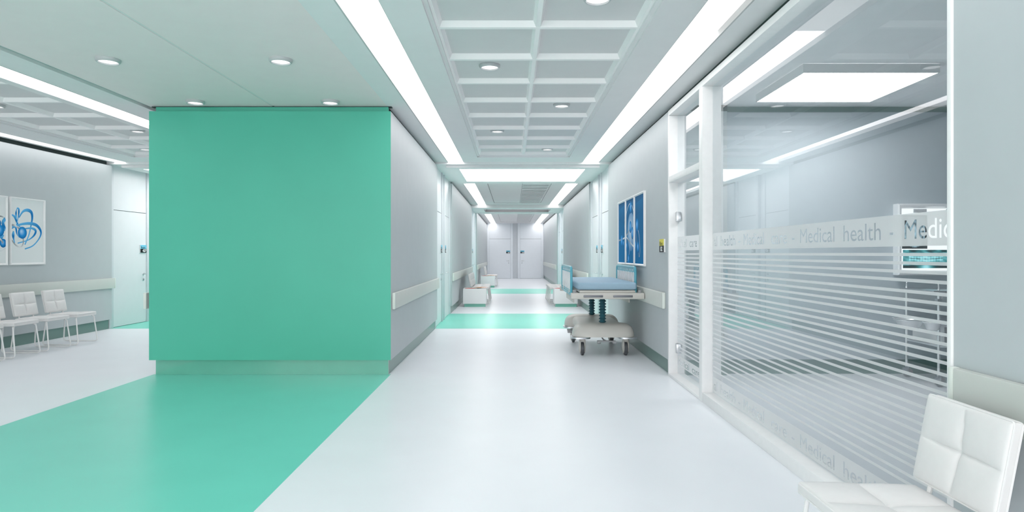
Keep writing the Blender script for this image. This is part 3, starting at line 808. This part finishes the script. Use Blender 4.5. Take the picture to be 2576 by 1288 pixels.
def far_row(x, y0, rz, n, where, grp):
    names = ('nearest', 'second', 'third', 'fourth')
    for k in range(n):
        lab = 'white chair %s, %s' % (('beside the white table' if k == 0 else '%s from the white table' % names[k]), where)
        chair(x, y0+.46*k, rz, lab, grp)
far_row(-.80, 16.85, 0, 4, 'first far row on the left wall', 'first far chair row on the left')
far_row(1.185, 16.85, PI, 4, 'far row behind the bed', 'far chair row behind the bed')
far_row(-.80, 25.95, 0, 3, 'last row before the end doors', 'last chair row before the end doors')

def low_table(x0, x1, y0, label):
    t = thing('low_table', label, 'table', ((x0+x1)/2, y0+.26, 0)); w = (x1-x0)/2
    B(-w, w, -.26, .26, .075, .444, .004).build('cabinet', M_white, t)
    B(-w+.03, w-.02, -.22, .22, 0, .076).build('plinth', M_gplinth, t)
    return t
def magazine(x, y, z, rz, m, label, grp, w=.21, h=.28):
    t = thing('magazine', label, 'magazine', (x, y, z), rz, grp)
    n = 6; mb = MB(); v = []; f = []
    for i in range(n+1):
        u = i/n; zz = .003+.007*math.sin(PI*u)**2
        for y_ in (-w/2, w/2): v.append((-h/2+h*u, y_, zz))
        for y_ in (-w/2, w/2): v.append((-h/2+h*u, y_, 0.0005))
    for i in range(n):
        a = i*4; b = a+4
        f += [(a, b, b+1, a+1), (a+2, a+3, b+3, b+2), (a, a+2, b+2, b), (a+1, b+1, b+3, a+3)]
    f += [(0,1,3,2), (n*4, n*4+2, n*4+3, n*4+1)]
    mb.add(v, f); mb.build('cover', m, t); B(-h/2+.01, h/2-.01, -w/2+.004, w/2-.004, .0008, .003).build('pages', M_signwht, t)
    return t
low_table(-1.185, -.62, 16.0, 'low white cabinet table with green plinth on the left, before the first far chairs')
low_table(1.04, 1.612, 16.0, 'low white cabinet table with green plinth partly behind the bed')
low_table(-1.18, -.64, 25.05, 'farthest low white cabinet table, before the last chairs')
for (xa, ya_, nm) in ((-.90, 16.16, 'low table on the left'), (1.30, 16.16, 'low table behind the bed'), (-.91, 25.2, 'farthest low table')):
    sg = 1
    magazine(xa-.10, ya_, .4442, .25, M_red, 'red magazine lying open on the %s' % nm, 'magazines on the tables')
    magazine(xa+.02, ya_+.02, .4555, -.2, M_mint, 'pale magazine overlapping a red one on the %s' % nm, 'magazines on the tables')
    magazine(xa+.15, ya_+.01, .4442 if False else .4668, .5, M_orange, 'orange magazine on top of the pile on the %s' % nm, 'magazines on the tables')

# ------------------------------------------------------------------ hospital bed
OX, OY = 1.18, 9.02
bed = thing('hospital_bed', 'wheeled hospital bed with light blue mattress and teal side rails by the wall', 'hospital bed', (OX, OY, 0))
def bb(x0, x1, y0, y1, z0, z1, bev=.004, seg=2): return B(x0-OX, x1-OX, y0-OY, y1-OY, z0, z1, bev, seg)
bb(.82, 1.552, 8.14, 10.04, .848, .941, .028, 4).build('mattress', M_matt, bed)
bb(.845, 1.535, 8.13, 10.0, .815, .842).build('deck', M_beige, bed)
bb(.84, 1.53, 8.2, 9.98, .8405, .8485, .001).build('deck_edge', M_midgrey, bed)
for (y0, y1) in ((8.05, 8.135), (9.85, 9.93)):
    bp = bb(.73, 1.632, y0, y1, .740, .815, .010, 3).build('bumper', M_beige, bed)
    yy = y0 if y0 < 9 else y1
    for xa, xb in ((.883, 1.123), (1.248, 1.488)):
        bb(xa, xb, min(yy-.006, yy+.002), max(yy-.002, yy+.006), .762, .790, .006, 3).build('inset', M_grey, bp)
    for xc in (.775, 1.582):
        MB().lathe([(.024, .813), (.024, .842), (.019, .852)], (xc-OX, (y0+y1)/2-OY, 0), 18).build('rail_socket', M_midgrey, bp)
for xs in ((.80, .835), (1.53, 1.565)): bb(xs[0], xs[1], 8.13, 9.86, .752, .812).build('side_beam', M_beige, bed)
for xc in (.812, 1.535):
    mb = MB(); pr = [(8.57, .66), (9.63, .655), (9.63, .76), (8.57, .76)]
    mb.prism([(y-OY, z) for y, z in pr], xc-.008-OX, xc+.008-OX, lambda a, b, c: (c, a, b)); mb.build('side_plate', M_beige, bed)
bb(.85, 1.51, 8.25, 9.8, .735, .752).build('under_tray', M_beige, bed)
# side rails
for xc in (.766, 1.588):
    ya_, yb_ = 8.41, 9.87
    z0, z1 = .775, 1.125
    loop = fillet([(xc-OX, ya_-OY, z0), (xc-OX, yb_-OY, z0), (xc-OX, yb_-OY, z1), (xc-OX, ya_-OY, z1)], .07, 6, True)
    rl = MB().tube(loop, .016, 12, True).build('side_rail', M_teal, bed)
    MB().box(xc-.006-OX, xc+.006-OX, ya_+.03-OY, yb_-.03-OY, z1-.075, z1-.005).build('cross_band', M_teal, rl)
    MB().box(xc-.006-OX, xc+.006-OX, ya_+.03-OY, yb_-.03-OY, z0+.005, z0+.065).build('cross_band', M_teal, rl)
    for k in range(11):
        y = ya_+.10+k*(yb_-ya_-.2)/10
        B(xc-.010-OX, xc+.010-OX, y-.028-OY, y+.028-OY, z0+.055, z1-.065, .005).build('slat', M_tealsl, rl)
    dots = MB()
    for k in range(10):
        y = ya_+.16+k*(yb_-ya_-.32)/9
        for zz in (z1-.04, z0+.038): dots.lathe([(.013, -.0075), (.013, .0075)], (xc-OX, y-OY, zz), 12, 'X')
    dots.build('rivet_row', M_tealsl, rl)
    for y in (ya_+.25, yb_-.25): B(xc-.012-OX, xc+.012-OX, y-.03-OY, y+.03-OY, .775, .83, .004).build('bracket', M_beige, rl)
# lifting columns with bellows
for yc_ in (8.52, 9.66):
    prof = [(.048, .395)]; z = .40; n = 9; st = (.742-.40)/n
    for k in range(n): prof += [(.032, z+k*st+.004), (.05, z+k*st+st*.5), (.032, z+(k+1)*st-.002)]
    prof.append((.04, .745))
    MB().lathe(prof, (0, yc_-OY, 0), 28).build('bellows_column', M_bellow, bed, sharp=.5)
# rounded base covers
def base_cover(yc_, lab=None):
    nx, ny = 28, 14; L, Wd = .395, .215; z0, z1 = .24, .405; v = []; f = []
    def ring(t):   # t 0..1 bottom to top, dome
        a = t*PI/2; sx = math.cos(a)**.55; sz = math.sin(a)**.9
        return sx, z0+(z1-z0)*sz
    n = 40; K = 9
    for k in range(K+1):
        sc_, z = ring(k/K); sc_ = max(sc_, .02)
        for i in range(n):
            a = 2*PI*i/n; c, s2 = math.cos(a), math.sin(a); e = .55
            Lk = L-(1-sc_)*Wd*1.0; Wk = Wd*sc_
            v.append((math.copysign(abs(c)**e, c)*Lk, yc_-OY+math.copysign(abs(s2)**e, s2)*Wk, z))
    for k in range(K):
        for i in range(n): f.append((k*n+i, k*n+(i+1) % n, (k+1)*n+(i+1) % n, (k+1)*n+i))
    f.append(list(range(n))[::-1]); f.append([K*n+i for i in range(n)])
    return MB().add(v, f, True).build('base_cover', M_beige, bed, sharp=1.2)
def caster(x, y, par):
    w = bpy.data.objects
    fk = MB()
    for sx in (-1, 1):
        n0 = len(fk.v)
        fk.lathe([(.004, .016), (.03, .0145), (.052, .010), (.063, .004), (.066, -.002), (.060, -.008), (.004, -.008)] if sx > 0 else
                 [(.004, -.016), (.03, -.0145), (.052, -.010), (.063, -.004), (.066, .002), (.060, .008), (.004, .008)], (x-OX+sx*.030, y-OY, 0), 28, 'X')
        fk.v[n0:] = [(q[0], q[1], .122+q[2]*1.5) for q in fk.v[n0:]]
    fk.box(x-OX-.038, x-OX+.038, y-OY-.03, y-OY+.03, .172, .218, .01)
    fo = fk.build('caster_fork', M_beige, bed)
    MB().lathe([(.06, -.019), (.078, -.019), (.0815, -.013), (.083, -.011), (.083, .011), (.0815, .013), (.078, .019), (.06, .019)], (x-OX, y-OY, .083), 32, 'X').build('wheel', M_grey if False else M_tyre, fo)
    MB().lathe([(.055, -.0235), (.06, -.022), (.06, .022), (.055, .0235)], (x-OX, y-OY, .083), 24, 'X').build('wheel_hub', M_midgrey, fo)
for yc_, yw in ((8.50, 8.41), (9.72, 9.63)):
    cv = base_cover(yc_)
    for x in (.905, 1.46):
        caster(x, yw, cv)
        xe = -1 if x < OX else 1
        pl = [(x-OX+xe*.02+math.copysign(abs(math.cos(a))**.6, math.cos(a))*.125, yw-OY+.03+math.copysign(abs(math.sin(a))**.6, math.sin(a))*.15) for a in [2*PI*i/28 for i in range(28)]]
        MB().prism(pl, .218, .238, smooth=True).build('caster_plate', M_steel, bed)
# linking spine between the two bases
sp = MB().box(.885-OX, 1.475-OX, 8.55-OY, 9.65-OY, .243, .385, .062, 5); sp.build('base_spine', M_beige, bed)
pd = MB().tube(fillet([(1.16-OX, 8.5-OY, .245), (1.17-OX, 8.42-OY, .20), (1.2-OX, 8.33-OY, .19)], .04), .009, 8)
pd.box(1.09-OX, 1.32-OX, 8.30-OY, 8.35-OY, .178, .196, .006); pd.box(1.085-OX, 1.13-OX, 8.29-OY, 8.36-OY, .160, .194, .006); pd.box(1.28-OX, 1.325-OX, 8.29-OY, 8.36-OY, .160, .194, .006)
pd.build('foot_pedal', M_midgrey, bed)
for k in range(3):
    MB().box(.80-OX, .87-OX, 9.36+.05*k-OY, 9.39+.05*k-OY, .168+.014*k, .186+.014*k, .004).build('brake_lever', M_midgrey, bed)

# ------------------------------------------------------------------ treatment room furniture
TX, TY = 4.52, 6.66
tr = thing('medical_trolley', 'chrome medical trolley with shelves on castors behind the glass', 'trolley', (TX, TY, 0))
px = (-.36, .36); py = (-.27, .25)
for x in px:
    for y in py:
        MB().lathe([(.0125, .10), (.0125, .955)], (x, y, 0), 14).build('post', M_chrome, tr)
        cs = MB().box(x-.02, x+.02, y-.016, y+.016, .055, .115, .008); cs.box(x-.045, x+.005, y-.018, y+.018, .06, .10, .01)
        c_ = cs.build('caster', M_steel, tr)
        MB().lathe([(.03, -.012), (.05, -.011), (.052, 0), (.05, .011), (.03, .012)], (x+.012, y, .052), 24, 'Y').build('wheel', M_midgrey, c_)
B(-.42, .40, -.29, .27, .925, .94, .004).build('shelf', M_steel, tr); B(-.36, .36, -.27, .25, .60, .635, .004).build('shelf', M_steel, tr)
B(-.31, .33, -.25, .23, .41, .60, .004).build('drawer_box', M_white, tr); B(-.36, .36, -.275, .255, .385, .40, .003).build('shelf', M_chrome, tr)
B(-.29, .31, -.256, -.25, .43, .58).build('drawer_front', M_midgrey, tr)
MB().tube(fillet([(-.36, .25, .94), (-.36, .25, 1.01), (-.36, -.27, 1.01), (-.36, -.27, .94)], .025), .006, 8).build('guard_rail', M_chrome, tr)
MB().tube(fillet([(.36, .25, .94), (.36, .25, 1.01), (.36, -.27, 1.01), (.36, -.27, .94)], .025), .006, 8).build('guard_rail', M_chrome, tr)
MB().box(-.385, -.335, -.295, -.245, .80, .86, .004).build('clamp', M_steel, tr)
MB().tube(fillet([(-.335, -.27, .85), (-.31, -.27, .92), (-.10, -.27, .92)], .03), .006, 8).build('push_handle', M_chrome, tr)
hold = MB()
for (hx, hy, r) in ((-.50, -.03, .142), (-.42, -.27, .082)):
    hold.tube([(hx+r*math.cos(a), hy+r*math.sin(a), .632) for a in [2*PI*i/32 for i in range(32)]], .006, 8, True)
hold.tube([(-.36, .12, .632), (-.30, .1, .632)], .006, 8); hold.tube([(-.375, -.1, .632), (-.34, -.1, .61)], .006, 8)
hold.build('bowl_holder', M_chrome, tr)
def bowl(x, y, r, d, label):
    o = MB().lathe([(.004, .0), (r*.62, .0), (r*.72, .012), (r*.95, d), (r*1.09, d+.003), (r*1.09, d+.006), (r*.93, d+.004), (r*.70, .016), (r*.6, .005), (.004, .005)], (0, 0, 0), 36, cap=False).build('bowl', M_chrome, None, sharp=.9)
    o.location = (x, y, .6395-d); tag(o, label, 'bowl', 'steel bowls on the trolley'); return o
bowl(TX-.50, TY-.03, .142, .085, 'wide shallow steel bowl held at the end of the trolley')
bowl(TX-.42, TY-.27, .082, .08, 'small deep steel bowl held beside the trolley post')
# x-ray viewer
vw, vh = .86, .76
xv = thing('light_box', 'chrome framed lit viewing box on the wall behind the glass', 'x-ray viewer', (4.53, 7.049, 1.07))
fr = MB(); fw = .05; d = .10
prof = [(0, 0), (0, -d+.015), (.012, -d), (fw*.6, -d), (fw, -d+.03), (fw, 0)]
rings = [[(-vw/2+p, q, p), (vw/2-p, q, p), (vw/2-p, q, vh-p), (-vw/2+p, q, vh-p)] for p, q in prof]
fr.add([p for r in rings for p in r], [(i*4+k, i*4+(k+1) % 4, (i+1)*4+(k+1) % 4, (i+1)*4+k) for i in range(5) for k in range(4)]); fr.build('frame', M_vchrome, xv)
B(-vw/2+fw, vw/2-fw, -.066, -.01, fw, vh-fw).build('screen', M_viewer, xv)
for x in (-.19, .16):
    cl = MB()
    for k in range(3): cl.lathe([(.007, -.07), (.007, .07)], (x, -.076, vh-.062-.013*k), 10, 'X')
    cl.build('clip', M_chrome, xv)
def film(x, z, w, h, kind, label):
    nx, nz = 64, 36; v = []; c = []; f = []
    for j in range(nz+1):
        for i in range(nx+1):
            u, w_ = i/nx, j/nz; v.append((-w/2+w*u, 0, h*w_))
            if kind == 'teeth':
                b = .35+.35*math.exp(-((u-.5)/.09)**2)
                arch = .50+.10*((u-.5)*2)**2
                t = w_-arch
                if abs(u-.5) < .36:
                    gap = math.exp(-(t/.022)**2)
                    tooth = math.exp(-(t/.16)**2)*(.55+.45*abs(math.sin(u*52)))
                    b = b*.6+.65*tooth-.9*gap*(.5+.5*abs(math.sin(u*23)))
                b += .12*math.sin(u*31+w_*9)*math.sin(w_*17+u*5)
                if w_ < .16: b = .02+.75*math.exp(-((u-.5)/.12)**2)
                if w_ > .88: b *= .55+.4*math.sin(u*19)
                b = min(1, max(.02, b)); col = (b*b*.55, b*.78+b*b*.1, b*.85+b*b*.08)
            else:
                r1 = ((u-.5)/.42)**2+((w_-.5)/.46)**2
                b = .02 if r1 > 1 else .12+.4*abs(math.sin(6*r1+3*u))*(1-r1)+.25*(r1 > .75)
                b += .1*math.sin(u*40)*math.sin(w_*33)*(r1 < 1); b = min(1, max(.01, b)); col = (b*.55, b*.78, b*.9)
            c.append(col)
    n = nx+1
    for j in range(nz):
        for i in range(nx): f.append((j*n+i, j*n+i+1, (j+1)*n+i+1, (j+1)*n+i))
    me = bpy.data.meshes.new('xray_film'); me.from_pydata(v, [], f)
    at = me.color_attributes.new('Col', 'FLOAT_COLOR', 'POINT')
    for i, q in enumerate(c): at.data[i].color = (q[0], q[1], q[2], 1)
    me.materials.append(M_film); o = bpy.data.objects.new('xray_film', me); COL.objects.link(o)
    o.location = (x, 6.981, z); tag(o, label, 'x-ray film', 'films on the viewer'); return o
film(4.41, 1.145, .49, .195, 'teeth', 'wide turquoise x-ray film of teeth low on the viewing box')
film(4.29, 1.352, .27, .36, 'head', 'dark x-ray film above the turquoise one on the viewing box')

# ------------------------------------------------------------------ world, camera
w = bpy.data.worlds.new('World'); scene.world = w; w.use_nodes = True
bg = w.node_tree.nodes['Background']; bg.inputs['Color'].default_value = (1.0, 0.975, 0.985, 1); bg.inputs['Strength'].default_value = 4.7
cam = bpy.data.cameras.new('camera'); co = bpy.data.objects.new('camera', cam); COL.objects.link(co)
co.location = (0, 0, EYE); co.rotation_euler = (PI/2, 0, 0)
cam.sensor_width = 36; cam.sensor_fit = 'HORIZONTAL'; cam.lens = 36*F/2576
cam.shift_x = 1/2576; cam.shift_y = -6/2576; cam.clip_start = .05; cam.clip_end = 200
scene.camera = co
scene.view_settings.view_transform = 'Standard'; scene.view_settings.look = 'None'; scene.view_settings.exposure = 0.0
cy = scene.cycles
cy.max_bounces = 12; cy.diffuse_bounces = 6; cy.glossy_bounces = 5; cy.transparent_max_bounces = 24; cy.transmission_bounces = 8
cy.sample_clamp_indirect = 8.0
